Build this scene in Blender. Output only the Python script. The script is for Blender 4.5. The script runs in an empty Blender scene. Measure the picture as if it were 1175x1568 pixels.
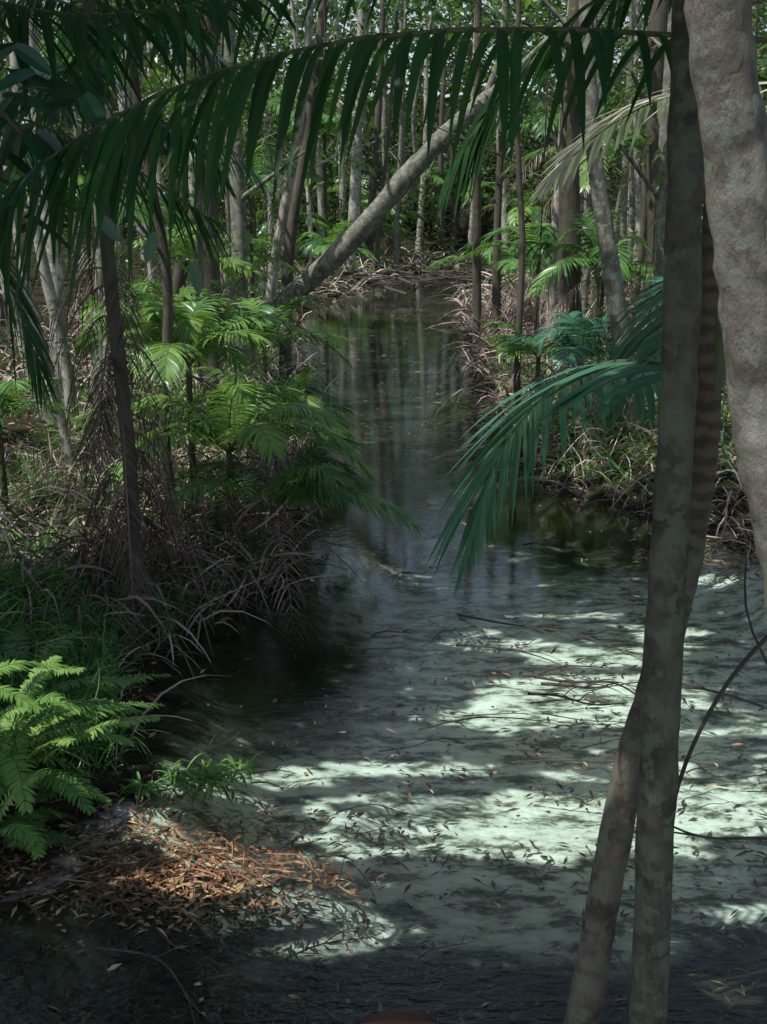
import bpy, math, numpy as np
from mathutils import Vector
rng=np.random.default_rng(11)
S=np.array([-.42,-.22,.9]); S/=np.linalg.norm(S)      # direction towards the sun
U=rng.uniform
# ---------------------------------------------------------------- helpers
_lat=rng.random((256,256))
def vnoise(x,y,seed=0):
    x=np.asarray(x,float)+seed*17.3; y=np.asarray(y,float)+seed*9.7
    xi=np.floor(x).astype(int); yi=np.floor(y).astype(int); fx=x-xi; fy=y-yi
    fx=fx*fx*(3-2*fx); fy=fy*fy*(3-2*fy)
    a=_lat[xi%256,yi%256]; b=_lat[(xi+1)%256,yi%256]; c=_lat[xi%256,(yi+1)%256]; d=_lat[(xi+1)%256,(yi+1)%256]
    return (a*(1-fx)+b*fx)*(1-fy)+(c*(1-fx)+d*fx)*fy
def fbm(x,y,seed=0):
    return (vnoise(x,y,seed)*.55+vnoise(x*2.1,y*2.1,seed+1)*.28+vnoise(x*4.3,y*4.3,seed+2)*.17)
def sst(a,b,x):
    t=np.clip((x-a)/(b-a),0,1); return t*t*(3-2*t)
def nrm(v): return v/(np.linalg.norm(v,axis=-1,keepdims=True)+1e-9)
class MB:
    def __init__(s): s.v=[];s.f=[];s.m=[];s.a=[];s.s=[];s.n=0
    def add(s,V,F,mat,var,smooth=False):
        V=V.reshape(-1,3)
        s.v.append(V); s.f.append(F.reshape(-1,4)+s.n); k=F.reshape(-1,4).shape[0]
        s.m.append(np.full(k,mat)); s.s.append(np.full(k,smooth))
        s.a.append(np.broadcast_to(np.asarray(var,float).ravel() if np.ndim(var) else np.array([var]),(V.shape[0],)))
        s.n+=V.shape[0]
    def make(s,name,mats,parent=None):
        V=np.concatenate(s.v); F=np.concatenate(s.f); me=bpy.data.meshes.new(name)
        me.vertices.add(len(V)); me.vertices.foreach_set('co',V.astype(np.float32).ravel())
        me.loops.add(F.size); me.loops.foreach_set('vertex_index',F.astype(np.int32).ravel())
        me.polygons.add(len(F)); me.polygons.foreach_set('loop_start',np.arange(0,F.size,4,dtype=np.int32))
        for m in mats: me.materials.append(m)
        me.polygons.foreach_set('material_index',np.concatenate(s.m).astype(np.int32))
        me.polygons.foreach_set('use_smooth',np.concatenate(s.s).astype(bool))
        at=me.attributes.new('var','FLOAT','POINT'); at.data.foreach_set('value',np.concatenate(s.a).astype(np.float32))
        me.update(calc_edges=True)
        o=bpy.data.objects.new(name,me); bpy.context.scene.collection.objects.link(o)
        if parent: o.parent=parent
        return o
def kites(mb,c,d,n,L,W,mat,var):
    """leaf-shaped faces: c base, d direction, n normal"""
    d=nrm(d); w=nrm(np.cross(n,d)); N=len(c)
    L=np.broadcast_to(L,(N,))[:,None]; W=np.broadcast_to(W,(N,))[:,None]
    up=nrm(np.cross(d,w))
    V=np.stack([c,c+d*L*.42+w*W*.5+up*W*.12,c+d*L-up*L*.08,c+d*L*.42-w*W*.5+up*W*.12],1)
    F=np.arange(N*4).reshape(N,4)
    mb.add(V,F,mat,np.repeat(np.broadcast_to(var,(N,)),4))
def strips(mb,base,d,w,L,W,droop,mat,var,k=5,fold=0.,tipw=.0,curl=0.):
    N=len(base); s=np.linspace(0,1,k+1)[None,:,None]
    L=np.broadcast_to(L,(N,))[:,None,None]; W=np.broadcast_to(W,(N,))[:,None,None]; dr=np.broadcast_to(droop,(N,))[:,None,None]
    d=nrm(d); dn=np.array([0,0,-1.])
    pos=base[:,None]+L*(d[:,None]*s+dn*dr*s*s)
    w=nrm(w-(w*d).sum(-1,keepdims=True)*d)[:,None]
    if np.any(curl):
        pos=pos+w*L*np.broadcast_to(curl,(N,))[:,None,None]*s*s
    wid=W*np.maximum(np.sin(np.pi*(s*.86+.14))**.75,tipw)*.5
    if fold:
        nn=nrm(np.cross(d[:,None]+0*w,w))
        V=np.stack([pos-w*wid+nn*wid*fold,pos,pos+w*wid+nn*wid*fold],2); c=3
    else:
        V=np.stack([pos-w*wid,pos+w*wid],2); c=2
    idx=np.arange(N*(k+1)*c).reshape(N,k+1,c)
    F=np.stack([idx[:,:-1,:-1],idx[:,:-1,1:],idx[:,1:,1:],idx[:,1:,:-1]],-1)
    v=np.repeat(np.broadcast_to(var,(N,)),(k+1)*c)
    mb.add(V,F,mat,v,smooth=bool(fold==0))
def cat(pts,n):
    P=np.array(pts,float)
    P=np.vstack([2*P[0]-P[1],P,2*P[-1]-P[-2]]); out=[]
    m=len(P)-3; ts=np.linspace(0,m-1e-6,n)
    for t in ts:
        i=int(t); f=t-i; a,b,c,d=P[i],P[i+1],P[i+2],P[i+3]
        out.append(.5*((2*b)+(-a+c)*f+(2*a-5*b+4*c-d)*f*f+(-a+3*b-3*c+d)*f**3))
    return np.array(out)
def tube(mb,pts,rad,n=24,sides=10,mat=0,var=.5,wob=.06,raw=False):
    P=cat(pts,n) if not raw else np.array(pts,float)
    n=len(P); R=np.interp(np.linspace(0,1,n),np.linspace(0,1,len(rad)),rad)
    T=nrm(np.gradient(P,axis=0)); ov=nrm((P[-1]-P[0])[None])[0]
    ref=np.eye(3)[np.argmin(np.abs(ov))]
    A=nrm(np.cross(T,ref)); B=np.cross(T,A)
    th=np.linspace(0,2*np.pi,sides,endpoint=False); o=U(0,99)
    rr=R[:,None]*(1+wob*2*(vnoise(np.arange(n)[:,None]*.6+o,np.cos(th)[None]*1.5+np.sin(th)[None]*2+5)-.5))
    V=P[:,None]+rr[...,None]*(A[:,None]*np.cos(th)[None,:,None]+B[:,None]*np.sin(th)[None,:,None])
    idx=np.arange(n*sides).reshape(n,sides); nx=np.roll(idx,-1,1)
    F=np.stack([idx[:-1],nx[:-1],nx[1:],idx[1:]],-1)
    mb.add(V,F,mat,var,smooth=True)
    return P
def frond(mb,pts,L,W,n=40,mat=0,smat=1,var=.5,droop=.5,a0=78,a1=28,lift=.1,up=None,start=.12,r=.008,k=4,fold=0.,jit=.06,sides=(1,-1)):
    P=cat(pts,60); T=nrm(np.gradient(P,axis=0)); s=np.linspace(start,1,n)
    if up is None: up=np.array([0,0,1.])
    for sd in sides:
        ss=np.clip(s+U(-.004,.004,n),0,1); f=ss*59; i=np.clip(f.astype(int),0,58); fr=(f-i)[:,None]
        b=P[i]*(1-fr)+P[i+1]*fr; t=T[i]
        Nn=nrm(up-(t@up)[:,None]*t); B=np.cross(t,Nn)*sd
        an=np.radians(np.interp((ss-start)/(1-start),[0,1],[a0,a1])+rng.normal(0,3,n))[:,None]
        d=np.cos(an)*t+np.sin(an)*B+lift*Nn+rng.normal(0,jit,(n,3))
        q=(ss-start)/(1-start)
        LL=L*(np.sin(np.pi*(.16+.78*q))**.6)*U(.85,1.08,n)
        strips(mb,b,d,t+rng.normal(0,.12,(n,3)),LL,W*U(.8,1.1,n),droop*U(.75,1.25,n),mat,np.clip(var+rng.normal(0,.12,n),0,1),k=k,fold=fold)
    tube(mb,P[::4],[r,r*.25],raw=True,sides=5,mat=smat,var=.5,wob=0)
def arch(top,az,el,L,g,n=7,side=0.):
    a=np.array([math.cos(az),math.sin(az),0]); p=np.array([-a[1],a[0],0])
    s=np.linspace(0,1,n)[:,None]
    return np.array(top)+L*(s*math.cos(el)*a+s*math.sin(el)*np.array([0,0,1])-g*s*s*np.array([0,0,1])+side*s*s*p)
# ---------------------------------------------------------------- materials
def mat(name):
    m=bpy.data.materials.new(name); m.use_nodes=True; nt=m.node_tree; nt.nodes.clear()
    return m,nt,nt.nodes.new('ShaderNodeOutputMaterial')
def N(nt,t,**k):
    n=nt.nodes.new(t)
    for a,b in k.items():
        if a in n.inputs.keys(): n.inputs[a].default_value=b
        else: setattr(n,a,b)
    return n
def ramp(nt,stops):
    r=nt.nodes.new('ShaderNodeValToRGB'); e=r.color_ramp.elements
    while len(e)<len(stops): e.new(.5)
    for i,(p,c) in enumerate(stops): e[i].position=p; e[i].color=(*c,1)
    return r
def leafmat(name,stops,rough=.42,trans=.28,tcol=(.16,.34,.05),nscale=1.3,spec=.5):
    m,nt,out=mat(name); L=nt.links.new
    at=N(nt,'ShaderNodeAttribute',attribute_name='var'); tc=N(nt,'ShaderNodeTexCoord')
    no=N(nt,'ShaderNodeTexNoise',Scale=nscale,Detail=1.); L(tc.outputs['Object'],no.inputs['Vector'])
    ad=N(nt,'ShaderNodeMath',operation='MULTIPLY_ADD'); L(no.outputs['Fac'],ad.inputs[0]); ad.inputs[1].default_value=.5; L(at.outputs['Fac'],ad.inputs[2])
    sb=N(nt,'ShaderNodeMath',operation='SUBTRACT'); L(ad.outputs[0],sb.inputs[0]); sb.inputs[1].default_value=.25
    r=ramp(nt,stops); L(sb.outputs[0],r.inputs[0])
    p=N(nt,'ShaderNodeBsdfPrincipled',Roughness=rough); L(r.outputs[0],p.inputs['Base Color']); p.inputs['Specular IOR Level'].default_value=spec
    t=N(nt,'ShaderNodeBsdfTranslucent'); t.inputs[0].default_value=(*tcol,1)
    mx=N(nt,'ShaderNodeMixShader'); mx.inputs[0].default_value=trans
    L(p.outputs[0],mx.inputs[1]); L(t.outputs[0],mx.inputs[2]); L(mx.outputs[0],out.inputs[0]); return m
def barkmat(name,stops,scale=7.,bump=.5,stretch=.35,rings=0,rough=.85,lich=None,dark=None):
    m,nt,out=mat(name); L=nt.links.new
    tc=N(nt,'ShaderNodeTexCoord'); mp=N(nt,'ShaderNodeMapping'); mp.inputs['Scale'].default_value=(1,1,stretch); L(tc.outputs['Object'],mp.inputs[0])
    no=N(nt,'ShaderNodeTexNoise',Scale=scale,Detail=8.,Roughness=.65); L(mp.outputs[0],no.inputs['Vector'])
    r=ramp(nt,stops); L(no.outputs['Fac'],r.inputs[0]); col=r.outputs[0]
    n2=N(nt,'ShaderNodeTexNoise',Scale=scale*6,Detail=6.,Roughness=.7); L(mp.outputs[0],n2.inputs['Vector'])
    def over(col,sc,lo,hi,c,amt):
        n3=N(nt,'ShaderNodeTexNoise',Scale=sc,Detail=7.,Roughness=.65); L(tc.outputs['Object'],n3.inputs['Vector'])
        r3=ramp(nt,[(lo,(0,0,0)),(hi,(amt,amt,amt))]); L(n3.outputs['Fac'],r3.inputs[0])
        mc=N(nt,'ShaderNodeMix',data_type='RGBA'); L(r3.outputs[0],mc.inputs[0]); L(col,mc.inputs[6]); mc.inputs[7].default_value=(*c,1); return mc.outputs[2]
    if dark: col=over(col,scale*.8,.46,.60,dark,.85)
    if lich: col=over(col,scale*1.9,.50,.56,lich,.85)
    hb=n2.outputs['Fac']
    if rings:
        wv=N(nt,'ShaderNodeTexWave',wave_type='BANDS',bands_direction='Z'); wv.inputs['Scale'].default_value=rings; wv.inputs['Distortion'].default_value=3.2; wv.inputs['Detail Scale'].default_value=3
        L(tc.outputs['Object'],wv.inputs['Vector']); rw=ramp(nt,[(.3,(.13,.075,.048)),(.75,(.045,.033,.026))]); L(wv.outputs['Fac'],rw.inputs[0])
        sx=N(nt,'ShaderNodeSeparateXYZ'); L(tc.outputs['Object'],sx.inputs[0])
        mr=N(nt,'ShaderNodeMapRange'); L(sx.outputs[2],mr.inputs[0]); mr.inputs[1].default_value=1.9; mr.inputs[2].default_value=2.2; mr.inputs[4].default_value=.8
        mc=N(nt,'ShaderNodeMix',data_type='RGBA'); L(mr.outputs[0],mc.inputs[0]); L(col,mc.inputs[6]); L(rw.outputs[0],mc.inputs[7]); col=mc.outputs[2]
    b=N(nt,'ShaderNodeBump',Strength=bump,Distance=.02); L(hb,b.inputs['Height'])
    p=N(nt,'ShaderNodeBsdfPrincipled',Roughness=rough); L(col,p.inputs['Base Color']); L(b.outputs[0],p.inputs['Normal']); L(p.outputs[0],out.inputs[0]); return m
M_leaf=leafmat('broad_leaf',[(0,(.010,.030,.008)),(.5,(.055,.13,.028)),(1,(.26,.36,.08))],trans=.36,tcol=(.26,.44,.07),rough=.33)
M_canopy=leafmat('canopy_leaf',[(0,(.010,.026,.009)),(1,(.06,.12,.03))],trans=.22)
M_palm=leafmat('palm_leaf',[(0,(.018,.065,.020)),(.5,(.06,.18,.045)),(1,(.22,.38,.09))],trans=.3,tcol=(.22,.40,.06),rough=.34)
M_palmd=leafmat('palm_leaf_dark',[(0,(.008,.03,.018)),(.5,(.025,.085,.05)),(1,(.07,.20,.12))],trans=.15,rough=.32,tcol=(.06,.22,.07))
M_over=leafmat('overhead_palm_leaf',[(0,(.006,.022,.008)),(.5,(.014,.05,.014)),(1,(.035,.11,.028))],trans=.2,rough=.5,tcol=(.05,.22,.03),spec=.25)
M_fern=leafmat('fern_leaf',[(0,(.03,.09,.03)),(.5,(.075,.22,.05)),(1,(.23,.41,.09))],trans=.3,rough=.5)
M_stem=barkmat('stem',[(.3,(.05,.06,.025)),(.7,(.11,.11,.05))],20)
M_dead=leafmat('dead_leaf',[(0,(.03,.022,.018)),(.5,(.19,.14,.12)),(1,(.66,.53,.48))],trans=.12,rough=.6,tcol=(.2,.1,.05),spec=.3)
M_lit=leafmat('leaf_litter',[(0,(.025,.014,.01)),(.5,(.15,.075,.04)),(.8,(.36,.19,.10)),(1,(.50,.39,.20))],trans=.05,rough=.5,tcol=(.2,.1,.05),nscale=8)
M_pale=barkmat('pale_bark',[(.3,(.16,.14,.115)),(.7,(.60,.55,.49))],5,lich=(.16,.19,.12))
M_brown=barkmat('brown_bark',[(.3,(.03,.024,.02)),(.7,(.14,.108,.085))],6,lich=(.08,.09,.055))
M_grey=barkmat('grey_bark',[(.3,(.05,.048,.038)),(.7,(.23,.215,.17))],7,lich=(.24,.27,.20))
M_slim=barkmat('mottled_bark',[(.3,(.04,.034,.025)),(.7,(.15,.13,.10))],9,lich=(.11,.125,.085),dark=(.03,.026,.02),stretch=.5,bump=.8)
M_fg=barkmat('smooth_grey_bark',[(.3,(.09,.072,.06)),(.5,(.18,.155,.13)),(.75,(.33,.30,.26))],9,bump=.9,stretch=.55,lich=(.20,.21,.165),dark=(.075,.06,.05))
M_ring=barkmat('ringed_palm_bark',[(.3,(.05,.04,.03)),(.7,(.20,.16,.125))],8,rings=6,bump=.6,lich=(.13,.14,.10),dark=(.04,.03,.023))
M_twig=barkmat('twig',[(.3,(.03,.022,.017)),(.7,(.11,.085,.07))],12)
M_sunlit=leafmat('sunlit_palm_leaf',[(0,(.10,.18,.08)),(.45,(.34,.36,.30)),(1,(.72,.63,.65))],trans=.2,rough=.28,tcol=(.3,.45,.15),nscale=3,spec=.8)  # sunlight on one frond, put into its pale pinkish leaf colour
# ---------------------------------------------------------------- terrain & creek
YL=[-15,2,3.65,4.3,4.85,5.2,5.6,6.45,7.28,8.2,9,10.5,13.3,18,21,27.4,33,37,42,50,56,62]
XL=[-2.3,-2.2,-2.1,-1.8,-1.68,-1.35,-1.4,-1.55,-1.45,-1.0,-.8,-.65,-.75,-1.25,-1.7,-2.1,-1.7,-.9,.3,2.4,6,12]
YR=[-15,2,8.5,9.5,10.5,11.5,13.3,18,22,27.4,33,37,42,50,56,62]
XR=[3.8,3.7,3.5,3.3,2.7,1.8,1.45,1.5,1.65,1.9,2.2,2.7,3.6,6.2,11,18]
def E(x,y):
    return np.maximum(np.interp(y,YL,XL)-x,x-np.interp(y,YR,XR))+.55*(fbm(x*1.1,y*1.1,3)-.5)
def H(x,y):
    x=np.asarray(x,float); y=np.asarray(y,float); e=E(x,y)
    z=np.where(e<0,-.30*sst(0,.8,-e),.30*sst(0,1.3,e)+.03*np.clip(e,0,8))
    z=z+.10*(fbm(x*.9,y*.9,5)-.5)*np.where(e<0,.7,1.2)+.03*(vnoise(x*4,y*4,6)-.5)
    z=z+.24*np.exp(-((x+.95)/.55)**2-((y-4.75)/.34)**2)
    z=z-.08*sst(20,28,y)*sst(.1,-.6,e)
    z=z+np.where(y>54,(y-54)*.14,0)*np.where(y<160,1,0)+np.where(y>=160,15.,0)+np.where(np.abs(x)>12,(np.abs(x)-12)*.06,0)
    return z
def axis(parts): return np.unique(np.concatenate([np.arange(a,b,s) for a,b,s in parts]))
xs=axis([(-400,-40,30),(-40,-8,1.),(-8,-4,.3),(-4,4.5,.07),(4.5,9,.3),(9,40,1.),(40,401,30)])
ys=axis([(-60,-4,4),(-4,3,.4),(3,15,.07),(15,56,.22),(56,160,3),(160,900,40)])
X,Y=np.meshgrid(xs,ys); Z=H(X,Y); e=E(X,Y)
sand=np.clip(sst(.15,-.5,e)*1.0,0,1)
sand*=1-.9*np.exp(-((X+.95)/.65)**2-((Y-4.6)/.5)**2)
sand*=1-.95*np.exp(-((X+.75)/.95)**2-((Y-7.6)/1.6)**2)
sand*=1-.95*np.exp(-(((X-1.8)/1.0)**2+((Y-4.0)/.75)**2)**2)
sand*=1-.95*np.exp(-(((X-.25)/.85)**2+((Y-4.0)/.6)**2)**2)  # shade put into the bed colour so the sky reflection shows
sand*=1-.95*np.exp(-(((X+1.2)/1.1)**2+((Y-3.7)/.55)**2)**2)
sand*=1-.84*sst(8.9,10.4,Y)  # bed colour darkened up the creek, as in shade, so tree reflections dominate
mb=MB(); idx=np.arange(X.size).reshape(X.shape)
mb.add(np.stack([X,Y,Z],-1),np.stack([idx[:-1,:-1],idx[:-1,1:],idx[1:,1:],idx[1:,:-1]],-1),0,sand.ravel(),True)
m,nt,out=mat('creek_bed_and_forest_floor'); L=nt.links.new
at=N(nt,'ShaderNodeAttribute',attribute_name='var'); tc=N(nt,'ShaderNodeTexCoord')
n1=N(nt,'ShaderNodeTexNoise',Scale=2.2,Detail=9.,Roughness=.72); L(tc.outputs['Object'],n1.inputs['Vector'])
mp=N(nt,'ShaderNodeMapping'); mp.inputs['Scale'].default_value=(1,2.2,1); mp.inputs['Rotation'].default_value=(0,0,.3); L(tc.outputs['Object'],mp.inputs[0])
n2=N(nt,'ShaderNodeTexNoise',Scale=3.2,Detail=12.,Roughness=.74); L(mp.outputs[0],n2.inputs['Vector'])
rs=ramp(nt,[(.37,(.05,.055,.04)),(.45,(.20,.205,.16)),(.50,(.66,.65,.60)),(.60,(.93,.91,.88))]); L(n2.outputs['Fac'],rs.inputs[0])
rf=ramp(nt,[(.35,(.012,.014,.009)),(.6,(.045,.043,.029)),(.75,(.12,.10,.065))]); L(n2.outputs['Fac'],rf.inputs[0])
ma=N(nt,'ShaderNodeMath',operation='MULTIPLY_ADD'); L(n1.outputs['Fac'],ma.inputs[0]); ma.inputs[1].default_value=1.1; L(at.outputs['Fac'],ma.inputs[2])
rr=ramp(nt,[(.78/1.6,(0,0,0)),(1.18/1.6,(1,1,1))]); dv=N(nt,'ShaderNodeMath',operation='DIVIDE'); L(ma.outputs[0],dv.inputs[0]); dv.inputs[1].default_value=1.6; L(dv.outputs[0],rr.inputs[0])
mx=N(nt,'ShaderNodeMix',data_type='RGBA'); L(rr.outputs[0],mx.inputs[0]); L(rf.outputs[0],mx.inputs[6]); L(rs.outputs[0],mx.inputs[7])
bp=N(nt,'ShaderNodeBump',Strength=.4,Distance=.04); L(n2.outputs['Fac'],bp.inputs['Height'])
p=N(nt,'ShaderNodeBsdfDiffuse'); L(mx.outputs[2],p.inputs['Color']); L(bp.outputs[0],p.inputs['Normal']); L(p.outputs[0],out.inputs[0])
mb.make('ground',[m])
# water
m,nt,out=mat('creek_water'); L=nt.links.new
tc=N(nt,'ShaderNodeTexCoord'); mp=N(nt,'ShaderNodeMapping'); mp.inputs['Scale'].default_value=(1,2.0,1); L(tc.outputs['Object'],mp.inputs[0])
n1=N(nt,'ShaderNodeTexNoise',Scale=10.,Detail=4.,Roughness=.6); L(mp.outputs[0],n1.inputs['Vector'])
n2=N(nt,'ShaderNodeTexNoise',Scale=.6,Detail=2.); L(tc.outputs['Object'],n2.inputs['Vector'])
mm=N(nt,'ShaderNodeMath',operation='MULTIPLY'); L(n1.outputs['Fac'],mm.inputs[0]); L(n2.outputs['Fac'],mm.inputs[1])
sx=N(nt,'ShaderNodeSeparateXYZ'); L(tc.outputs['Object'],sx.inputs[0])
mr=N(nt,'ShaderNodeMapRange'); L(sx.outputs[1],mr.inputs[0]); mr.inputs[1].default_value=4.3; mr.inputs[2].default_value=8.5; mr.inputs[3].default_value=1.; mr.inputs[4].default_value=.07
bp=N(nt,'ShaderNodeBump',Distance=.025); L(mr.outputs[0],bp.inputs['Strength']); L(mm.outputs[0],bp.inputs['Height'])
fr=N(nt,'ShaderNodeFresnel',IOR=1.62); L(bp.outputs[0],fr.inputs['Normal'])
tr=N(nt,'ShaderNodeBsdfTransparent'); tr.inputs[0].default_value=(.80,.925,.875,1)
gl=N(nt,'ShaderNodeBsdfGlossy',Roughness=.01); L(bp.outputs[0],gl.inputs['Normal']); gl.inputs[0].default_value=(1,1,1,1)
mx=N(nt,'ShaderNodeMixShader'); L(fr.outputs[0],mx.inputs[0]); L(tr.outputs[0],mx.inputs[1]); L(gl.outputs[0],mx.inputs[2]); L(mx.outputs[0],out.inputs[0])
mb=MB(); V=np.array([[-4.,-15,0],[24,-15,0],[24,62,0],[-4,62,0]]); mb.add(V,np.arange(4),0,0.); mb.make('creek_water',[m])
# ---------------------------------------------------------------- where sun reaches
def proj(p): p=np.asarray(p,float); return p[...,:2]-S[:2]*(p[...,2:3]/S[2])
Zs=[ # cx,cy,rx,ry,strength
 (1.3,8.25,1.1,.65,1.05),(1.2,6.85,1.1,.7,1.15),(.65,5.6,1.2,.55,1.1),(1.95,6.2,.7,1.0,1.1),(-.45,5.35,.55,.3,1.05),(-.5,4.58,.6,.24,1.2),
 (-.25,6.05,.9,.2,1.05),(.9,12.5,.7,1.3,.7),(-.9,23,1.4,4.5,.8),(.8,35,2.4,6,.95),(2.5,46,2.4,4,1.1),(3.,9.6,.5,.5,.6),(.7,10.8,.5,.5,.8),(-.3,10.3,.3,.5,.5)]
for q,r,st in [((.95,5.2,3.25),.6,1.4),((1.4,4.7,3.4),.6,1.4),((-1.3,5.1,.5),.5,1.2),((-1.7,5.2,.7),.4,1.2),((-.95,5.45,.15),.25,1.2),((-1.4,9.3,1.5),.9,1.35),((-2.,10.5,1.5),.9,1.35),((-3.,9.4,.8),1.6,1.45),((-3.4,14,1.5),2.3,1.45),
               ((2.,14.,1.5),.9,1.25),((3.6,13,3.),1.5,1.3),((-.8,18,2),1.5,1.3),((1,17,4),1.1,1.2),((.6,3.8,2.2),.5,1.25),((.72,3.2,1.25),.14,1.),((-2.6,12,1.6),1.,1.3),((3,12,1),.8,1.2),((.87,2.6,2.6),.4,.75),((-.3,3,3.1),.4,.45)]:
    g=proj(np.array(q)); Zs.append((g[0],g[1],r,r,st))
def lit(g):
    x,y=g[...,0],g[...,1]; z=np.zeros_like(x)
    for cx,cy,rx,ry,st in Zs:
        z=np.maximum(z,st*sst(1.25,.7,np.sqrt(((x-cx)/rx)**2+((y-cy)/ry)**2)))
    bg=1.25*sst(9,15,y)*sst(.30,.52,fbm(x*.8,y*.8,21)+.10)
    bg=bg*np.where((E(x,y)<.2)&(y<32),.45,1.)
    return np.maximum(z,bg)
def keep(P):  # drops leaves so that sun falls on the chosen lit zones
    g=proj(P); l=lit(g); gx,gy=g[...,0],g[...,1]
    # leaf gaps are shaped coarser up the creek so distant sun streaks stay distinct
    sc=np.where(gy<14,1.,16/(np.maximum(gy,14)+2)); yy=np.where(gy<14,4.6*gy,4.6*14+74*np.log((np.maximum(gy,14)+2)/16))
    st=vnoise(gx*1.2*sc+yy*.108,yy,31)*.66+vnoise(gx*3.2*sc,yy*2.17,33)*.34
    st=np.clip((st-.5)*1.35+.5,0.02,.98)
    k=st>l*.64
    k|=(l<.03)
    o=np.array([.1,4.4,0.]); dd=nrm(np.array([[.02,.83,.557]]))[0]; q=P-o; t=q@dd; dist=np.linalg.norm(q-t[:,None]*dd,axis=1)
    k&=~((dist<.10*t)&(t>3))  # leaves cleared along a cone so the near water reflects open sky
    # holes cut in the high leaves so the water catches sky glints
    k&=~((P[:,1]>13)&(P[:,1]<30)&(P[:,2]>7)&(fbm(P[:,0]*.55,P[:,1]*.55,77)>.54))
    return k
def rleaves(mb,C,L,W,mat,var,upb=.7,drop=.35,filt=True,ax=False):
    if filt: kk=keep(C); C=C[kk]; var=np.broadcast_to(var,kk.shape)[kk]
    n=len(C)
    if n==0: return
    a=U(0,2*np.pi,n)
    if ax: a=rng.normal(-.2,.3,n)+np.pi*rng.integers(0,2,n)
    d=np.stack([np.cos(a),np.sin(a),-drop+rng.normal(0,.3 if ax else .45,n)],1)
    nn=nrm(rng.normal(0,1,(n,3))*(1-upb)+np.array([0,0,upb]))
    kites(mb,C-nrm(d)*L*.5,d,nn,L*U(.65,1.25,n),W*U(.7,1.2,n),mat,var)
def noise_var(C,f=.5): return np.clip(fbm(C[:,0]*f+C[:,2]*f,C[:,1]*f-C[:,2]*f,41)*1.1-.05+rng.normal(0,.12,len(C)),0,1)
mb=MB()
n=52000; C=np.stack([U(-7.5,2.2,n),U(.2,8.6,n),U(5.3,6.4,n)],1); rleaves(mb,C,.24,.08,0,noise_var(C),ax=True,drop=.1,upb=.85)  # low leaf layer added out of view to break the sun into dapples
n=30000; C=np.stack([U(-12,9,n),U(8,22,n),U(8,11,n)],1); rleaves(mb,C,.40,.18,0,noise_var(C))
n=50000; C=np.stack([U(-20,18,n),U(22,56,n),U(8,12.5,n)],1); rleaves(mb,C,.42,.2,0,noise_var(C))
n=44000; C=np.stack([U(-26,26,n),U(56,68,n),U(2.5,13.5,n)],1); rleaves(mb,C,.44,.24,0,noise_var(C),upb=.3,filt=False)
mb.make('canopy_and_dapple_leaves',[M_canopy])
# ---------------------------------------------------------------- trees
def tree(name,base,pts,rad,bark,leafn=300,lz=(5,9),spread=1.5,sides=9,n=26,limbs=3,leafL=.2,leaf=M_leaf):
    mb=MB(); x,y=base; z=float(H(x,y))-.25
    P=tube(mb,[(x,y,z)]+pts,[rad[0]*1.25]+list(rad),n=n,sides=sides,wob=.1)
    cs=[]
    for i in range(limbs):
        j=int(U(.45,.92)*(n-1)); b=P[j]; az=U(0,6.28); l=U(.8,2.)*spread*.7
        q=arch(b,az,U(.4,1.0),l,U(0,.2)); r=np.interp(j/(n-1),np.linspace(0,1,len(rad)),rad)*.45
        tube(mb,q,[r,r*.25],n=8,sides=5); cs+= [q[-1],q[4]]
    if leafn:
        for i in range(max(3,leafn//70)): cs.append(np.array([pts[-1][0]+rng.normal(0,spread*.6),pts[-1][1]+rng.normal(0,spread*.6),U(*lz)]))
        cs=np.array(cs); k=rng.integers(0,len(cs),leafn); C=cs[k]+rng.normal(0,.38,(leafn,3))*np.array([1,1,.7])
        rleaves(mb,C,leafL,leafL*.45,1,noise_var(C))
    return mb.make(name,[bark,leaf])
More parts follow.
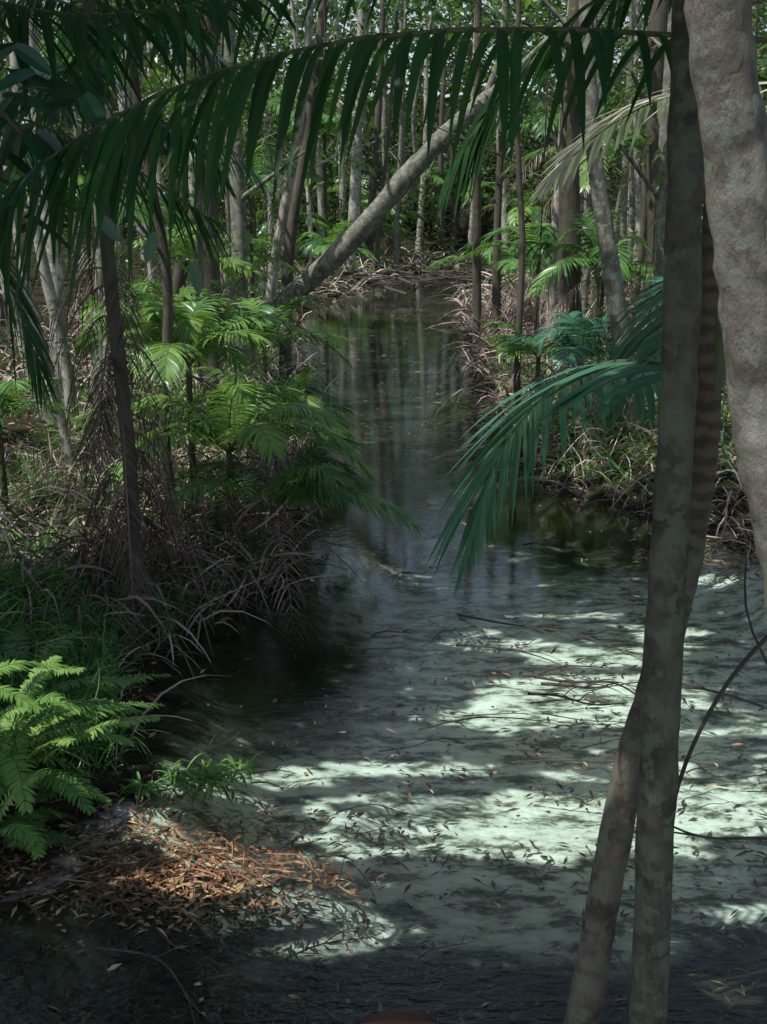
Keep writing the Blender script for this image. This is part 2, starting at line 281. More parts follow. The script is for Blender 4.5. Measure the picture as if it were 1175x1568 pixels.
Tr=[
 ((-2.4,16),[(-2.4,16,1.5),(-2.32,16,4),(-2.2,16,7),(-2.3,16,10)],(.17,.15,.12,.1),M_brown),
 ((-2.12,17.2),[(-2.12,17.2,1.2),(-2.1,17.2,3.5),(-2.2,17.2,6),(-2.4,17,10)],(.13,.11,.1,.08),M_grey),
 ((-1.6,18.5),[(-1.5,18.5,2),(-1.15,18.5,4),(-.8,18.5,6.5),(-.6,18.5,10)],(.09,.08,.07,.05),M_brown),
 ((-3.8,20),[(-3.5,20,1.6),(-2.9,20,3.6),(-2.5,20,5.5),(-2.2,20,9)],(.13,.12,.1,.07),M_brown),
 ((-2.3,22),[(-2.0,22,2),(-1.4,22,5),(-1.2,22,9)],(.09,.08,.06),M_pale),
 ((-1.3,43),[(-1.1,43,2),(-.9,43,6),(-.6,43,12)],(.2,.18,.12),M_pale),
 ((-.6,46),[(-.5,46,2),(-.2,46,6),(.1,46,12)],(.16,.13,.1),M_brown),
 ((.6,51),[(.6,51,2),(.8,51,6),(.7,51,12)],(.14,.12,.09),M_grey),
 ((1.6,54),[(1.7,54,2),(1.9,54,6),(1.8,54,12)],(.15,.12,.09),M_pale),
 ((3.4,57),[(3.4,57,3),(3.2,57,6),(3.6,57,12)],(.16,.13,.09),M_brown),
 ((4.7,44),[(4.5,44,2),(4.2,44,6),(4.4,44,12)],(.14,.12,.08),M_pale),
 ((1.95,24),[(1.9,24,2),(1.85,24,5),(1.8,24,10)],(.085,.075,.06),M_brown),
 ((2.45,25),[(2.4,25,2),(2.45,25,5),(2.5,25,10)],(.08,.07,.05),M_brown),
 ((2.75,17.),[(2.7,17,2),(2.62,17,4.),(2.7,17,6.5),(2.8,17,10)],(.16,.145,.13,.1),M_brown),
 ((3.0,13.3),[(2.75,13.3,1.4),(2.5,13.3,2.6),(2.3,13.4,3.8),(2.2,13.6,6),(2.5,14,10)],(.12,.1,.09,.08,.06),M_grey),
 ((3.6,15),[(3.55,15,2),(3.5,15,4),(3.6,15,9)],(.09,.08,.06),M_grey),
 ((2.9,20),[(2.9,20,2),(3.,20,5),(3.1,20,9)],(.08,.07,.05),M_pale),
 ((4.3,18),[(4.2,18,2),(4.,18,5),(4.2,18,9)],(.15,.13,.1),M_brown),
 ((-2.95,12),[(-2.9,12,1.6),(-2.85,12,3.2),(-2.7,12,5),(-2.6,12,9)],(.06,.055,.05,.04),M_grey),
 ((-3.55,13),[(-3.6,13,1.2),(-3.8,13,2.6),(-3.9,13,5),(-3.7,13,9)],(.07,.06,.055,.05),M_pale),
 ((-3.4,13.4),[(-3.35,13.4,1.0),(-3.2,13.4,2.4),(-3.,13.4,5),(-2.9,13.4,9)],(.08,.065,.06,.05),M_pale),
 ((-3.8,13.2),[(-4.1,13.2,1.2),(-4.4,13.2,3),(-4.6,13.2,6)],(.06,.05,.045),M_pale),
 ((-3.1,11.2),[(-3.2,11.2,1.0),(-3.45,11.2,2.4),(-3.6,11.2,5)],(.045,.04,.035),M_pale),
 ((-2.75,11.0),[(-2.7,11,.9),(-2.6,11,2.2),(-2.5,11,5)],(.04,.035,.03),M_pale),
 ((-4.3,15),[(-4.2,15,2),(-4.3,15,4),(-4.1,15,9)],(.1,.09,.07),M_pale),
 ((-1.75,9.3),[(-1.8,9.3,1.2),(-1.72,9.3,2.4),(-1.9,9.3,4),(-2,9.4,8)],(.045,.04,.035,.03),M_brown),
 ((1.75,14.6),[(1.7,14.6,1),(1.72,14.6,2.4),(1.6,14.7,4.5),(1.7,15,9)],(.045,.04,.035,.03),M_brown),
]
for b,p,r,k in Tr: tree('rainforest_tree',b,p,r,k,leafn=240,lz=(4.6,9))
k=0
while k<105:
    y=U(19,62); x=U(-.38*y-2,.38*y+2)
    if E(x,y)<.7: continue
    if y<42 and abs(x-.3)<2.6: continue
    k+=1; lx=rng.normal(0,.5); r=U(.04,.13)*(1.4 if y>40 else 1)
    tree('rainforest_tree',(x,y),[(x+lx*.2+U(-.1,.1),y,2.5),(x+lx*.5+U(-.2,.2),y,5+U(0,1)),(x+lx,y,U(9,13))],(r,r*.85,r*.6),[M_pale,M_grey,M_brown,M_brown,M_pale][int(U(0,5))],leafn=300,lz=(2.0,8),limbs=4,sides=7,n=14,spread=1.6,leafL=.17)
# the leaning tree over the creek
mb=MB()
tube(mb,[(-2.35,18,-.2),(-2.2,18,.45),(-2.0,18,1.03),(-1.385,18,1.53),(-.67,18,2.17),(-.07,18,2.8),(.51,18,3.46),(1.09,18,4.01),(1.66,18,4.47),(2.5,18,5.2),(3.4,18.2,6.4),(3.9,18.4,8.5)],[.22,.17,.165,.16,.15,.145,.14,.13,.12,.1,.08],n=60,sides=14,wob=.12)
tube(mb,[(1.5,18,4.35),(1.75,17.9,5.2),(1.7,17.8,6.5)],[.06,.04],n=10,sides=7)
tube(mb,[(.5,18,3.45),(.45,17.9,4.2),(.7,17.8,5.5)],[.04,.025],n=10,sides=6)
C=np.array([[1.7,17.8,6.5],[3.7,18.3,8],[.7,17.8,5.6],[3,18,6.6]])[rng.integers(0,4,700)]+rng.normal(0,.5,(700,3)); rleaves(mb,C,.2,.09,1,noise_var(C))
mb.make('leaning_tree',[M_grey,M_leaf])
# ---------------------------------------------------------------- background undergrowth foliage (one mass)
mb=MB()
def clumps(nc,per,xr,yr,zr,sig,L,mat,emin=.5,ok=None,filt=True):
    c=np.stack([U(*xr,nc),U(*yr,nc),U(0,1,nc)],1); e=E(c[:,0],c[:,1]); c=c[e>emin]
    c[:,2]=H(c[:,0],c[:,1])+zr[0]+(zr[1]-zr[0])*c[:,2]
    c=c[np.abs(c[:,0]-.3)<.38*c[:,1]+1.5]
    if ok is not None: c=c[ok(c)]
    C=np.repeat(c,per,0)+rng.normal(0,sig,(len(c)*per,3))*np.array([1,1,.75]); kk=C[:,2]>H(C[:,0],C[:,1])
    v=np.clip(np.repeat(U(-.2,1.05,len(c)),per)*.85+rng.normal(.1,.16,len(C)),0,1)
    rleaves(mb,C[kk],L,L*.42,mat,v[kk],upb=.4,filt=filt)
clumps(700,70,(-22,22),(50,62),(.1,9.5),.6,.24,0)
clumps(420,70,(-9,13),(44.5,57),(.1,2.6),.5,.20,0,emin=.3)
clumps(260,70,(-8,10),(46,58),(2.,7.5),.5,.20,0,emin=.3)
clumps(850,70,(-15,15),(20,44),(.2,8),.45,.16,0,emin=1.0,ok=lambda c:(c[:,2]<1.4)|(np.abs(c[:,0]-.4)>2.8)|((c[:,1]>36)&(c[:,2]>3)))
clumps(420,70,(-9,9),(13,24),(.1,4.5),.35,.12,0,emin=.8,ok=lambda c:(c[:,2]<1.3)|(np.abs(c[:,0]-.4)>2.5))
clumps(200,60,(-9,9),(13,24),(4.2,7),.4,.14,0,emin=1.)
clumps(240,60,(-6,-1.5),(8,14),(.05,1.6),.22,.075,0,emin=.4)
clumps(90,60,(2,6),(10.5,14),(.05,1.6),.22,.075,0,emin=.5)
mb.make('background_foliage',[M_leaf])
# arching twigs, dead fronds and grass along the banks
mb=MB()
def tangle(n,xr,yr,Lr,W,mat,var,emin=.05,emax=3,up=(.3,1.3),dr=(.3,1.1),z0=0.):
    x=U(*xr,n*3); y=U(*yr,n*3); e=E(x,y); kq=(e>emin)&(e<emax); x=x[kq][:n]; y=y[kq][:n]; m=len(x)
    if m==0: return
    a=U(0,6.28,m); d=np.stack([np.cos(a),np.sin(a),U(*up,m)],1); b=np.stack([x,y,H(x,y)-.03+U(0,1,m)*z0],1)
    strips(mb,b,d,rng.normal(0,1,(m,3)),U(*Lr,m),W*U(.5,1.4,m),U(*dr,m),mat,np.clip(rng.normal(var,.28,m),0,1),k=5,tipw=.15,curl=rng.normal(0,.25,m))
tangle(3400,(-6,-.6),(6,14),(.3,1.1),.013,0,.75,up=(.3,2.2))
tangle(2200,(1.5,6),(9.5,17),(.3,1.2),.014,0,.65,up=(.3,2.))
tangle(3000,(-8,-1),(14,30),(.5,1.6),.022,0,.7,emax=5,up=(.3,2.5))
tangle(3000,(1,9),(16,32),(.5,1.6),.022,0,.65,emax=5,up=(.3,2.5))
tangle(1800,(-3,8),(32,54),(.6,1.8),.04,0,.75,emax=4)
tangle(900,(-3.5,-.6),(7,10.5),(.3,.9),.016,0,.35,z0=.5,emax=1.5)
mb.make('dead_frond_undergrowth',[M_dead])
mb=MB()
tangle(4500,(-6,-1.0),(7,13),(.2,.7),.012,0,.75,emin=.15,up=(.5,2.5))
tangle(5000,(-3.2,-1.3),(5.4,7.6),(.2,.5),.010,0,.3,emin=.1,up=(.8,2.5),dr=(.3,.9),z0=.35)
tangle(3500,(-6,-1.5),(12,22),(.3,1.),.018,0,.75,emin=.3,up=(.5,2.5))
tangle(3000,(1.6,6),(11,20),(.3,.9),.018,0,.6,emin=.3,up=(.5,2.5))
tangle(1500,(-4,8),(30,54),(.5,1.3),.04,0,.6,emin=.2,up=(.5,2.5),emax=6)
mb.make('bank_grass',[M_fern])
# ---------------------------------------------------------------- palms
def palm(name,base,h,nf,Lf,Ll,W,leaf=M_palm,var=.5,el=(.5,1.3),g=(.45,.8),n=34,r=.03,lean=(0,0),az=None,droop=.45,dead=0,k=4):
    mb=MB(); x,y=base; z=float(H(x,y)); top=np.array([x+lean[0],y+lean[1],z+h])
    tube(mb,[(x,y,z-.15),(x+lean[0]*.4,y+lean[1]*.4,z+h*.5),top],[r*1.3,r,r*.9],n=10,sides=8,mat=1)
    for i in range(nf):
        a=(i*2.4+U(-.3,.3)) if az is None else az[i%len(az)]+U(-.1,.1)
        frond(mb,arch(top,a,U(*el),Lf*U(.75,1.1),U(*g),side=U(-.12,.12)),Ll,W,n=n,mat=0,smat=1,var=np.clip(var+rng.normal(0,.18),0,1),droop=droop,lift=.15,k=k)
    for i in range(dead):
        frond(mb,arch(top-[0,0,.05],U(0,6.28),U(-.6,.2),Lf*U(.6,.9),U(.7,1.1)),Ll*.7,W*.5,n=22,mat=2,smat=2,var=.55,droop=.9,k=3)
    return mb.make(name,[leaf,M_stem,M_dead])
palm('small_palm',(-1.25,9.1),.85,14,1.6,.30,.018,var=.85,dead=4,el=(.6,1.4),n=54)
palm('small_palm',(-.9,8.9),.6,10,1.5,.30,.019,leaf=M_palm,var=.55,az=[-.3,.1,.5,2.5,4.,5.4,-.8,-.1,.25,.9],dead=3,n=52,el=(.5,1.1))
palm('small_palm',(-2.0,10.4),1.25,12,1.65,.32,.020,var=.9,dead=4,n=50,el=(.7,1.4))
palm('small_palm',(-1.65,9.7),1.3,12,1.55,.30,.019,var=.85,dead=3,el=(.8,1.45),n=50)
palm('small_palm',(-1.0,10.8),.7,10,1.4,.30,.020,var=.65,dead=2,el=(.6,1.3),n=46)
palm('small_palm',(-1.2,12.2),.5,9,1.4,.36,.024,var=.5,dead=3)
palm('small_palm',(-1.5,14.5),.9,10,1.6,.38,.026,var=.6,dead=3)
palm('small_palm',(-2.9,13),1.0,9,1.5,.4,.03,var=.7,dead=3)
palm('small_palm',(-3.2,9.4),.8,8,1.1,.33,.020,var=.5,dead=3)
palm('small_palm',(-2.8,17.5),1.6,9,1.7,.45,.035,var=.8,dead=3)
palm('small_palm',(-2.3,20.5),3.0,9,1.9,.5,.035,var=.6,dead=2)
palm('small_palm',(-4.5,18),2.2,9,1.9,.5,.035,var=.6,dead=3)
palm('small_palm',(2.35,13.6),.8,10,1.35,.36,.026,leaf=M_palmd,var=.9,dead=4)
palm('small_palm',(1.95,14.5),.9,8,1.2,.36,.026,leaf=M_palm,var=.6,dead=4)
palm('small_palm',(3.0,16),1.6,10,1.6,.4,.03,leaf=M_palm,var=.6,dead=4)
palm('small_palm',(3.3,12.3),1.3,10,1.5,.4,.028,leaf=M_palmd,var=.9,dead=3)
palm('small_palm',(4.2,15),2.8,10,1.8,.45,.03,leaf=M_palm,var=.7,dead=3)
palm('small_palm',(2.7,20.5),1.5,10,1.8,.45,.035,leaf=M_palm,var=.6,dead=3)
palm('small_palm',(2.6,26),1.2,10,2.,.5,.04,leaf=M_palm,var=.6,dead=3)
palm('small_palm',(-2.9,26),1.2,10,2.,.5,.04,leaf=M_palm,var=.6,dead=3)
palm('small_palm',(-1.9,40),.8,10,2.2,.6,.06,leaf=M_palm,var=.7,dead=4)
palm('small_palm',(5.2,19),4.0,10,2.2,.5,.04,leaf=M_palm,var=.5,dead=4,r=.06)
palm('small_palm',(-5.4,22),4.5,10,2.4,.5,.04,leaf=M_palm,var=.5,dead=4,r=.06)
palm('small_palm',(-3.3,30),4.5,10,2.4,.55,.05,leaf=M_palm,var=.5,dead=4,r=.07)
palm('small_palm',(4.6,31),4.0,10,2.4,.55,.05,leaf=M_palm,var=.5,dead=4,r=.07)
palm('small_palm',(4.2,23),3.2,10,2.2,.5,.04,leaf=M_palm,var=.5,dead=4,r=.06)
for x,y,h in [(5.4,44,2.0),(-2.2,45,4.8),(-.9,47,1.2),(.3,51,1.5),(-3.5,44,1.5),(1.8,55,3),(-1.2,52,2.5),(4.2,57,2.),(-5,48,3),(7,45.5,2.5)]:
    palm('small_palm',(x,y),h,11,2.4,.6,.06,leaf=M_palm,var=.55,dead=3,r=.07)
# palm draped in dead fronds, left bank
mb=MB(); tube(mb,[(-1.75,7.6,-.1),(-1.72,7.6,1.2),(-1.78,7.6,2.6),(-1.8,7.6,4.2)],[.06,.05,.045,.04],mat=1)
for i in range(34):
    z=U(.8,2.9); a=U(0,6.28); t=np.array([-1.75+.05*math.cos(a),7.6+.05*math.sin(a),z])
    frond(mb,arch(t,a,U(-.2,.9),U(.35,.55),U(1.8,2.8)),.17,.008,n=26,mat=2,smat=2,var=.22,droop=1.2,k=4)
for i in range(9):
    frond(mb,arch((-1.8,7.6,U(3.2,4.2)),i*2.4,U(.1,.9),U(1.0,1.4),U(.5,.8)),.32,.026,n=34,mat=0,smat=1,var=.35,droop=.8)
mb.make('dead_frond_palm',[M_palmd,M_brown,M_dead])
# ferns, lower left
def fern(name,base,nf,Lf,Ll,W,var,az=None,el=(.5,1.2),g=(.35,.7),h=.1):
    mb=MB(); x,y=base; z=float(H(x,y))
    for i in range(nf):
        a=i*2.4+U(-.3,.3) if az is None else U(*az)
        P=arch((x+U(-.05,.05),y+U(-.05,.05),z+h*U(0,1)),a,U(*el),Lf*U(.7,1.1),U(*g),side=U(-.1,.1))
        frond(mb,P,Ll,W,n=46,mat=0,smat=1,var=np.clip(var+rng.normal(0,.18),0,1),droop=.25,a0=82,a1=50,lift=.05,start=.18,r=.004,k=3,jit=.08)
    return mb.make(name,[M_fern,M_stem])
fern('fern',(-1.85,5.15),13,.98,.09,.013,.8,az=(-1.2,1.4),h=.35)
fern('fern',(-2.0,5.7),10,.95,.09,.013,.75,h=.3)
fern('fern',(-1.85,4.7),10,.6,.08,.012,.45)
fern('fern',(-1.75,5.0),11,.65,.08,.012,.75,h=.1)
fern('fern',(-2.1,5.0),9,.95,.09,.013,.85,h=.5)
mb=MB()
for cx,cy,s,nn in [(-.92,5.5,.24,70),(-1.1,5.55,.2,40),(-.78,5.62,.18,30),(-1.25,5.4,.2,40)]:
    a=U(0,6.28,nn); d=np.stack([np.cos(a),np.sin(a),U(.3,1.4,nn)],1); b=np.array([cx,cy,.0])+rng.normal(0,.03,(nn,3))*[1,1,0.2]
    strips(mb,b,d,np.stack([-np.sin(a),np.cos(a),0*a],1),s*U(.6,1.1,nn),.015,U(.4,.9,nn),0,U(.5,1,nn),k=4,fold=.3)
mb.make('grass_tuft',[M_fern])
# ---------------------------------------------------------------- foreground trunks
mb=MB(); tube(mb,[(.80,2.95,-.45),(.80,2.95,.2),(.80,2.95,.6),(.785,2.95,1.2),(.77,2.95,1.78),(.765,2.95,2.2),(.76,2.95,2.58),(.735,2.95,3.25),(.70,2.97,4.2),(.65,3,6),(.7,3.1,9)],[.062,.057,.056,.053,.051,.048,.045,.042,.038,.035],n=120,sides=22,wob=.10,mat=0)
tube(mb,[(.735,2.95,3.3),(.9,2.9,3.7),(1.2,2.8,4.3)],[.02,.01],n=10,sides=8)
C=np.array([.7,3.1,8.5])+rng.normal(0,.9,(400,3)); rleaves(mb,C,.2,.09,1,noise_var(C)); mb.make('slender_tree',[M_slim,M_leaf])
mb=MB(); tube(mb,[(1.5,2.6,-.5),(1.36,2.6,.3),(1.2,2.6,1.2),(1.06,2.6,1.8),(.965,2.6,2.18),(.895,2.6,2.415),(.83,2.6,2.716),(.765,2.6,3.066),(.70,2.6,3.39),(.66,2.6,3.9),(.5,2.6,5.2),(.45,2.6,8)],[.095,.085,.08,.075,.072,.070,.068,.066,.064,.058,.05],n=140,sides=26,wob=.10)
tube(mb,[(.735,2.6,3.4),(.85,2.62,3.43),(1.0,2.7,3.55),(1.4,2.8,3.7)],[.022,.014],n=14,sides=8)
tube(mb,[(.93,2.53,2.3),(.88,2.53,2.5),(.85,2.54,2.75),(.82,2.54,2.95)],[.006,.004],n=14,sides=6)
C=np.array([.45,2.6,8])+rng.normal(0,.9,(400,3)); rleaves(mb,C,.2,.09,1,noise_var(C)); mb.make('grey_barked_tree',[M_fg,M_leaf])
mb=MB(); tube(mb,[(.52,3.2,-.4),(.65,3.2,.37),(.70,3.2,.85),(.755,3.2,1.29),(.83,3.2,1.65),(.89,3.2,1.99),(.912,3.2,2.375),(.90,3.2,2.74),(.90,3.2,3.3),(.95,3.2,4.6)],[.06,.056,.053,.05,.046,.042,.038,.036,.035,.03],n=120,sides=20,wob=.08,mat=1)
tube(mb,[(.925,3.18,2.45),(.925,3.175,2.65),(.915,3.18,2.85)],[.015,.022,.010],n=14,sides=10,mat=3)
def fr3(pts,L,W,n,var,droop,mat=0,**k): frond(mb,pts,L,W,n=n,mat=mat,smat=3,var=var,droop=droop,r=.009,k=6,fold=.25,**k)
fr3([(.93,3.25,2.45),(.80,3.5,2.51),(.60,3.75,2.43),(.42,3.9,2.17),(.33,3.95,1.88)],.44,.031,44,.95,.45,a0=75,a1=22,lift=0.,start=.12,jit=.06)
fr3([(.93,3.25,2.5),(1.05,3.7,2.75),(1.1,4.3,2.6),(1.05,4.8,2.2)],.4,.028,38,.8,.7)
fr3([(.95,3.2,2.6),(1.3,3.6,2.9),(1.6,4.0,2.6),(1.75,4.2,2.1)],.4,.028,38,.7,.7)
mb.make('ringed_trunk_palm',[M_palmd,M_ring,M_dead,M_stem,M_palm])
# overhead arching fronds from the palm at right
mb=MB(); tube(mb,[(1.9,3.9,-.1),(1.85,3.9,1.5),(1.7,3.9,3.2),(1.6,3.9,3.9)],[.06,.05,.045,.04],mat=1)
def fo(pts,L,W,n,var,droop,mat=0,**k): frond(mb,pts,L,W,n=n,mat=mat,smat=3,var=var,droop=droop,r=.009,k=6,fold=.2,**k)
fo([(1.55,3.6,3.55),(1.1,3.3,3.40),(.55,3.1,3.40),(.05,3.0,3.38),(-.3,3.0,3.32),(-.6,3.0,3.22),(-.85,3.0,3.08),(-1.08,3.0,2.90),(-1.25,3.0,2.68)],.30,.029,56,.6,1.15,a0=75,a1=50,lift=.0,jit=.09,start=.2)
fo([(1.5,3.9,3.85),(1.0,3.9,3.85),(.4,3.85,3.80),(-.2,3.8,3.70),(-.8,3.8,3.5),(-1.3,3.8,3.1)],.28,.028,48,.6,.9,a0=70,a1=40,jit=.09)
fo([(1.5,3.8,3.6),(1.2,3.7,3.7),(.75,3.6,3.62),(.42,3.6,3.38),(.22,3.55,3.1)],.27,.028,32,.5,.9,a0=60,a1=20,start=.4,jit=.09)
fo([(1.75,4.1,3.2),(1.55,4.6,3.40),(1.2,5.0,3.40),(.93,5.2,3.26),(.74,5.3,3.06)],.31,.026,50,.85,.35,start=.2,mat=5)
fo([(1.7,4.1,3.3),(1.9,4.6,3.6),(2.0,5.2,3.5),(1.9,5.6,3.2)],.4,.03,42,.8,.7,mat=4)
mb.make('arching_palm',[M_over,M_brown,M_dead,M_stem,M_palm,M_sunlit])
# left-hand overhanging palm fronds
mb=MB(); tube(mb,[(-2.6,3.6,-.1),(-2.5,3.6,1.5),(-2.3,3.6,3.2),(-2.2,3.6,3.9)],[.06,.05,.045,.04],mat=1)
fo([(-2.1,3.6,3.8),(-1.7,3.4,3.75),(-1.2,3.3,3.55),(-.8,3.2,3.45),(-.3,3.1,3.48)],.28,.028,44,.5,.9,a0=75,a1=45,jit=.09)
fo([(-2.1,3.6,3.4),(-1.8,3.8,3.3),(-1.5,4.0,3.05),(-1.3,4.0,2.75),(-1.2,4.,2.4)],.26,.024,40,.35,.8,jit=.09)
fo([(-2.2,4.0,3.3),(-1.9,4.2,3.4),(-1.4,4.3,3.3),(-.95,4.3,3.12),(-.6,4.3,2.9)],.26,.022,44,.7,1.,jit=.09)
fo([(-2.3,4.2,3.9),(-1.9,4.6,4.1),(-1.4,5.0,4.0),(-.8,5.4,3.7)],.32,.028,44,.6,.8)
mb.make('overhanging_palm',[M_over,M_brown,M_dead,M_stem])
# broad-leaved branch in the upper-left corner
mb=MB(); P=tube(mb,[(-2.2,3.2,3.4),(-1.5,3.1,3.3),(-1.1,3.0,3.35),(-.9,3.0,3.15)],[.015,.005],sides=6); tube(mb,[(-1.4,3.1,3.31),(-1.1,3.05,3.1),(-.75,3.,2.95)],[.008,.003],sides=5)
tube(mb,[(-2.4,3.2,-.2),(-2.35,3.2,1.8),(-2.2,3.2,3.4),(-2.1,3.2,4.5)],[.03,.015],sides=6)
nl=90; i=rng.integers(6,24,nl); C=P[i]+rng.normal(0,.10,(nl,3)); a=U(0,6.28,nl); d=np.stack([np.cos(a),np.sin(a)*.5,U(-1,0.2,nl)],1)
strips(mb,C,d,rng.normal(0,1,(nl,3))+[0,.0,0],U(.08,.15,nl),U(.035,.055,nl),.2,1,U(0,.6,nl),k=6,fold=.2)
C=np.array([[-.52,3.2,2.82],[-.62,3.2,2.9],[-.72,3.,2.95]]); strips(mb,C,np.array([[.2,0,-1.],[-.4,.1,-1],[.5,.2,-.6]]),np.array([[1,.3,0.]]*3),.08,.035,.1,1,.5,k=6,fold=.2)
mb.make('broad_leaved_shrub',[M_twig,M_palmd])
# ---------------------------------------------------------------- debris
mb=MB()
def litter(n,c,s,L,var,float_=False,clump=0):
    x=rng.normal(c[0],s[0],n); y=rng.normal(c[1],s[1],n)
    if clump: kq=fbm(x*1.6+y,y*3.5,55)>clump; x=x[kq]; y=y[kq]; n=len(x)
    z=H(x,y)+.008+U(0,.02,n)
    if float_: z=np.maximum(z,.004)
    a=U(0,6.28,n); d=np.stack([np.cos(a),np.sin(a),rng.normal(0,.15,n)],1); nn=nrm(np.array([0,0,1.])+rng.normal(0,.3,(n,3)))
    kites(mb,np.stack([x,y,z],1),d,nn,L*U(.3,1.5,n),L*U(.15,.35,n),0,np.clip(rng.normal(var,.25,n),0,1))
litter(1700,(-.95,4.70),(.42,.24),.065,.65,float_=True)
litter(900,(-1.2,4.1),(.6,.3),.06,.5)
litter(5200,(.6,6),(1.4,2.2),.07,.2,clump=.54)
litter(250,(.6,5.6),(1.2,1.2),.06,.75,float_=True)
litter(500,(1.9,4.4),(.6,.8),.07,.2)
litter(400,(.2,4.2),(.6,.5),.03,.8,clump=.5)
litter(600,(3.1,9.4),(.5,.6),.09,.7,float_=True)
litter(6000,(-3.5,10),(1.5,4),.09,.6)
litter(4000,(4,14),(1.5,4),.10,.6)
litter(5000,(0,30),(5,9),.14,.7)
nn=160; x=rng.normal(-.9,.45,nn); y=rng.normal(4.7,.20,nn); a=U(-1.4,1.4,nn); d=np.stack([np.cos(a),np.sin(a),0*a],1)
strips(mb,np.stack([x,y,np.maximum(H(x,y),0)+.01+U(0,.02,nn)],1),d,np.array([[0,1,.2]]*nn),U(.05,.25,nn),.008,0.,0,U(.1,.85,nn),k=3,curl=rng.normal(0,.3,nn))
mb.make('leaf_litter',[M_lit])
mb=MB()
def twig(x,y,L,a,r,z=.01,sub=3):
    d=np.array([math.cos(a),math.sin(a),0]); p=np.array([-d[1],d[0],0]); b=np.array([x,y,z])
    q=[b,b+d*L*.33+p*rng.normal(0,.06)*L+[0,0,U(0,.08)*L],b+d*L*.66+p*rng.normal(0,.08)*L+[0,0,U(-.02,.08)*L],b+d*L+p*rng.normal(0,.1)*L]
    P=tube(mb,q,[r,r*.3],n=14,sides=5)
    for i in range(sub):
        j=int(U(3,12)); a2=a+U(-.9,.9); l=L*U(.15,.4); d2=np.array([math.cos(a2),math.sin(a2),U(-.1,.35)]); tube(mb,[P[j],P[j]+d2*l*.5+[0,0,.02],P[j]+d2*l],[r*.5,r*.2],n=6,sides=4)
for t in [(.55,8.0,1.5,-.75,.010),(.9,6.9,.9,-.5,.012),(.5,7.4,1.,-.4,.008),(.9,6.6,.6,-.3,.011),(1.0,6.75,.5,-.1,.012),(1.,6.9,.5,.2,.008),(-1.2,4.1,1.,-.4,.006),(-.7,3.9,.7,.2,.006),(.2,6.1,.9,-.1,.006),(-1.4,6.6,.5,-.6,.012),(2.1,4.7,.9,2.6,.012),(2.4,6.3,1.2,2.9,.01),(.7,5.7,.8,-.35,.006)]: twig(*t)
for i in range(100): twig(U(-1.2,3),U(3.8,10),U(.15,.6),rng.normal(-.2,.6),U(.003,.006),z=U(-.08,.01),sub=2)
for i in range(30): twig(U(1.3,2.4),U(12.2,14.5),U(.5,1.3),U(2.2,4.4),U(.006,.014),z=U(.05,.5),sub=4)
for i in range(24): twig(U(-1.6,-.7),U(7.6,10),U(.3,.8),U(-1.4,.6),U(.004,.01),z=U(.05,.35),sub=4)
for i in range(30): twig(U(-2,4),U(34,46),U(1,3),U(0,6.28),U(.02,.06),z=U(0,.6),sub=4)
for i in range(14): twig(U(-2.3,-1.3),U(4.0,4.7),U(.3,.6),U(-.5,1.),U(.003,.006),z=U(.05,.3),sub=4)
twig(-.08,7.6,.28,.2,.01)
mb.make('fallen_branches',[M_twig])
mb=MB()
tube(mb,[(1.6,3.6,1.9),(1.35,3.6,1.65),(1.15,3.6,1.38),(1.02,3.6,1.0),(.97,3.55,.5),(.95,3.5,-.1)],[.010,.006],n=30,sides=6)
for z in (1.8,1.5,2.0): tube(mb,[(1.4,3.6,z-.2),(1.25,3.7,z+.1),(1.22,3.7,z+.4)],[.006,.003],n=8,sides=5)
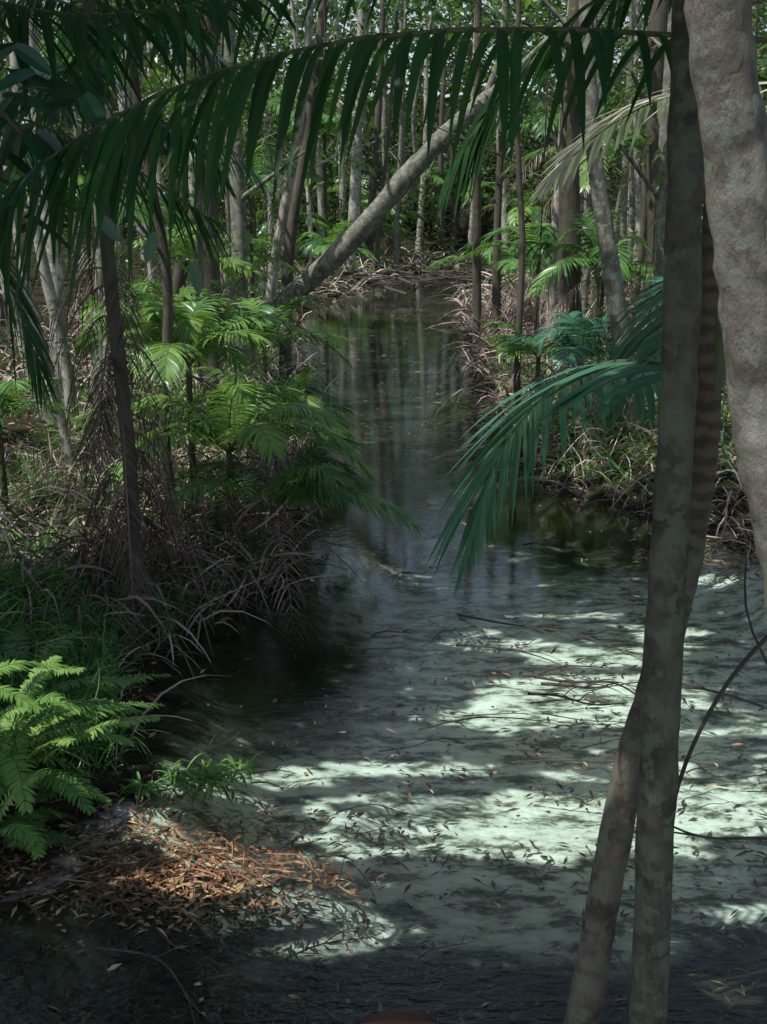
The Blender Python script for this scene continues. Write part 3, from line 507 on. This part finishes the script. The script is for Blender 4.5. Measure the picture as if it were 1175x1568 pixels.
for x,y,z0,z1 in [(-2.5,11,.3,8),(-.9,15.5,2.5,8),(2.1,16,.5,8),(-2.0,14,.5,8),(3.3,11.5,.5,8),(1.2,22,3.5,9)]:
    tube(mb,[(x,y,z1),(x+U(-.2,.2),y,z1*.6),(x+U(-.3,.3),y,z0+1),(x+U(-.2,.2),y,z0)],[.014,.008],n=24,sides=5)
mb.make('hanging_vines',[M_twig])
# curled brown palm sheath lying in the shallows
mb=MB(); th=np.linspace(-1.5,1.5,11); s=np.linspace(0,1,21)
V=np.array([[( .06+.30*(a-.5), 3.62+.03*math.sin(3*a)+.055*math.sin(math.pi*a)**.8*math.sin(t), .015+.035*math.sin(math.pi*a)**.8*math.cos(t)+.05*abs(a-.5)**2+.004*math.cos(t*9)) for t in th] for a in s])
ii=np.arange(V.shape[0]*11).reshape(-1,11); mb.add(V,np.stack([ii[:-1,:-1],ii[:-1,1:],ii[1:,1:],ii[1:,:-1]],-1),0,.35,True); mb.make('fallen_palm_sheath',[M_lit])
# ---------------------------------------------------------------- light, sky, camera
sc=bpy.context.scene; w=bpy.data.worlds.new('World'); sc.world=w; w.use_nodes=True; nt=w.node_tree
bg=nt.nodes['Background']; sk=nt.nodes.new('ShaderNodeTexSky'); sk.sky_type='NISHITA'; sk.sun_disc=False
el=math.asin(S[2]); sk.sun_elevation=el; sk.sun_rotation=math.atan2(S[0],S[1])
hs=nt.nodes.new('ShaderNodeHueSaturation'); hs.inputs['Saturation'].default_value=.75; nt.links.new(sk.outputs[0],hs.inputs['Color']); nt.links.new(hs.outputs[0],bg.inputs[0]); bg.inputs[1].default_value=.15
sl=bpy.data.lights.new('sun','SUN'); sl.energy=5; sl.angle=math.radians(.4); sl.color=(1,.965,.91)
so=bpy.data.objects.new('sun',sl); sc.collection.objects.link(so); so.rotation_euler=Vector(S).to_track_quat('Z','Y').to_euler(); so.location=(-8,-4,20)
cam=bpy.data.cameras.new('camera'); co=bpy.data.objects.new('camera',cam); sc.collection.objects.link(co); sc.camera=co
co.location=(0,0,3.0); co.rotation_euler=(math.radians(90-15.4),0,0); cam.sensor_fit='VERTICAL'; cam.sensor_height=24; cam.lens=12/math.tan(math.radians(24)); cam.clip_end=2000; cam.clip_start=.05
sc.view_settings.view_transform='Standard'; sc.view_settings.look='None'; sc.view_settings.exposure=0
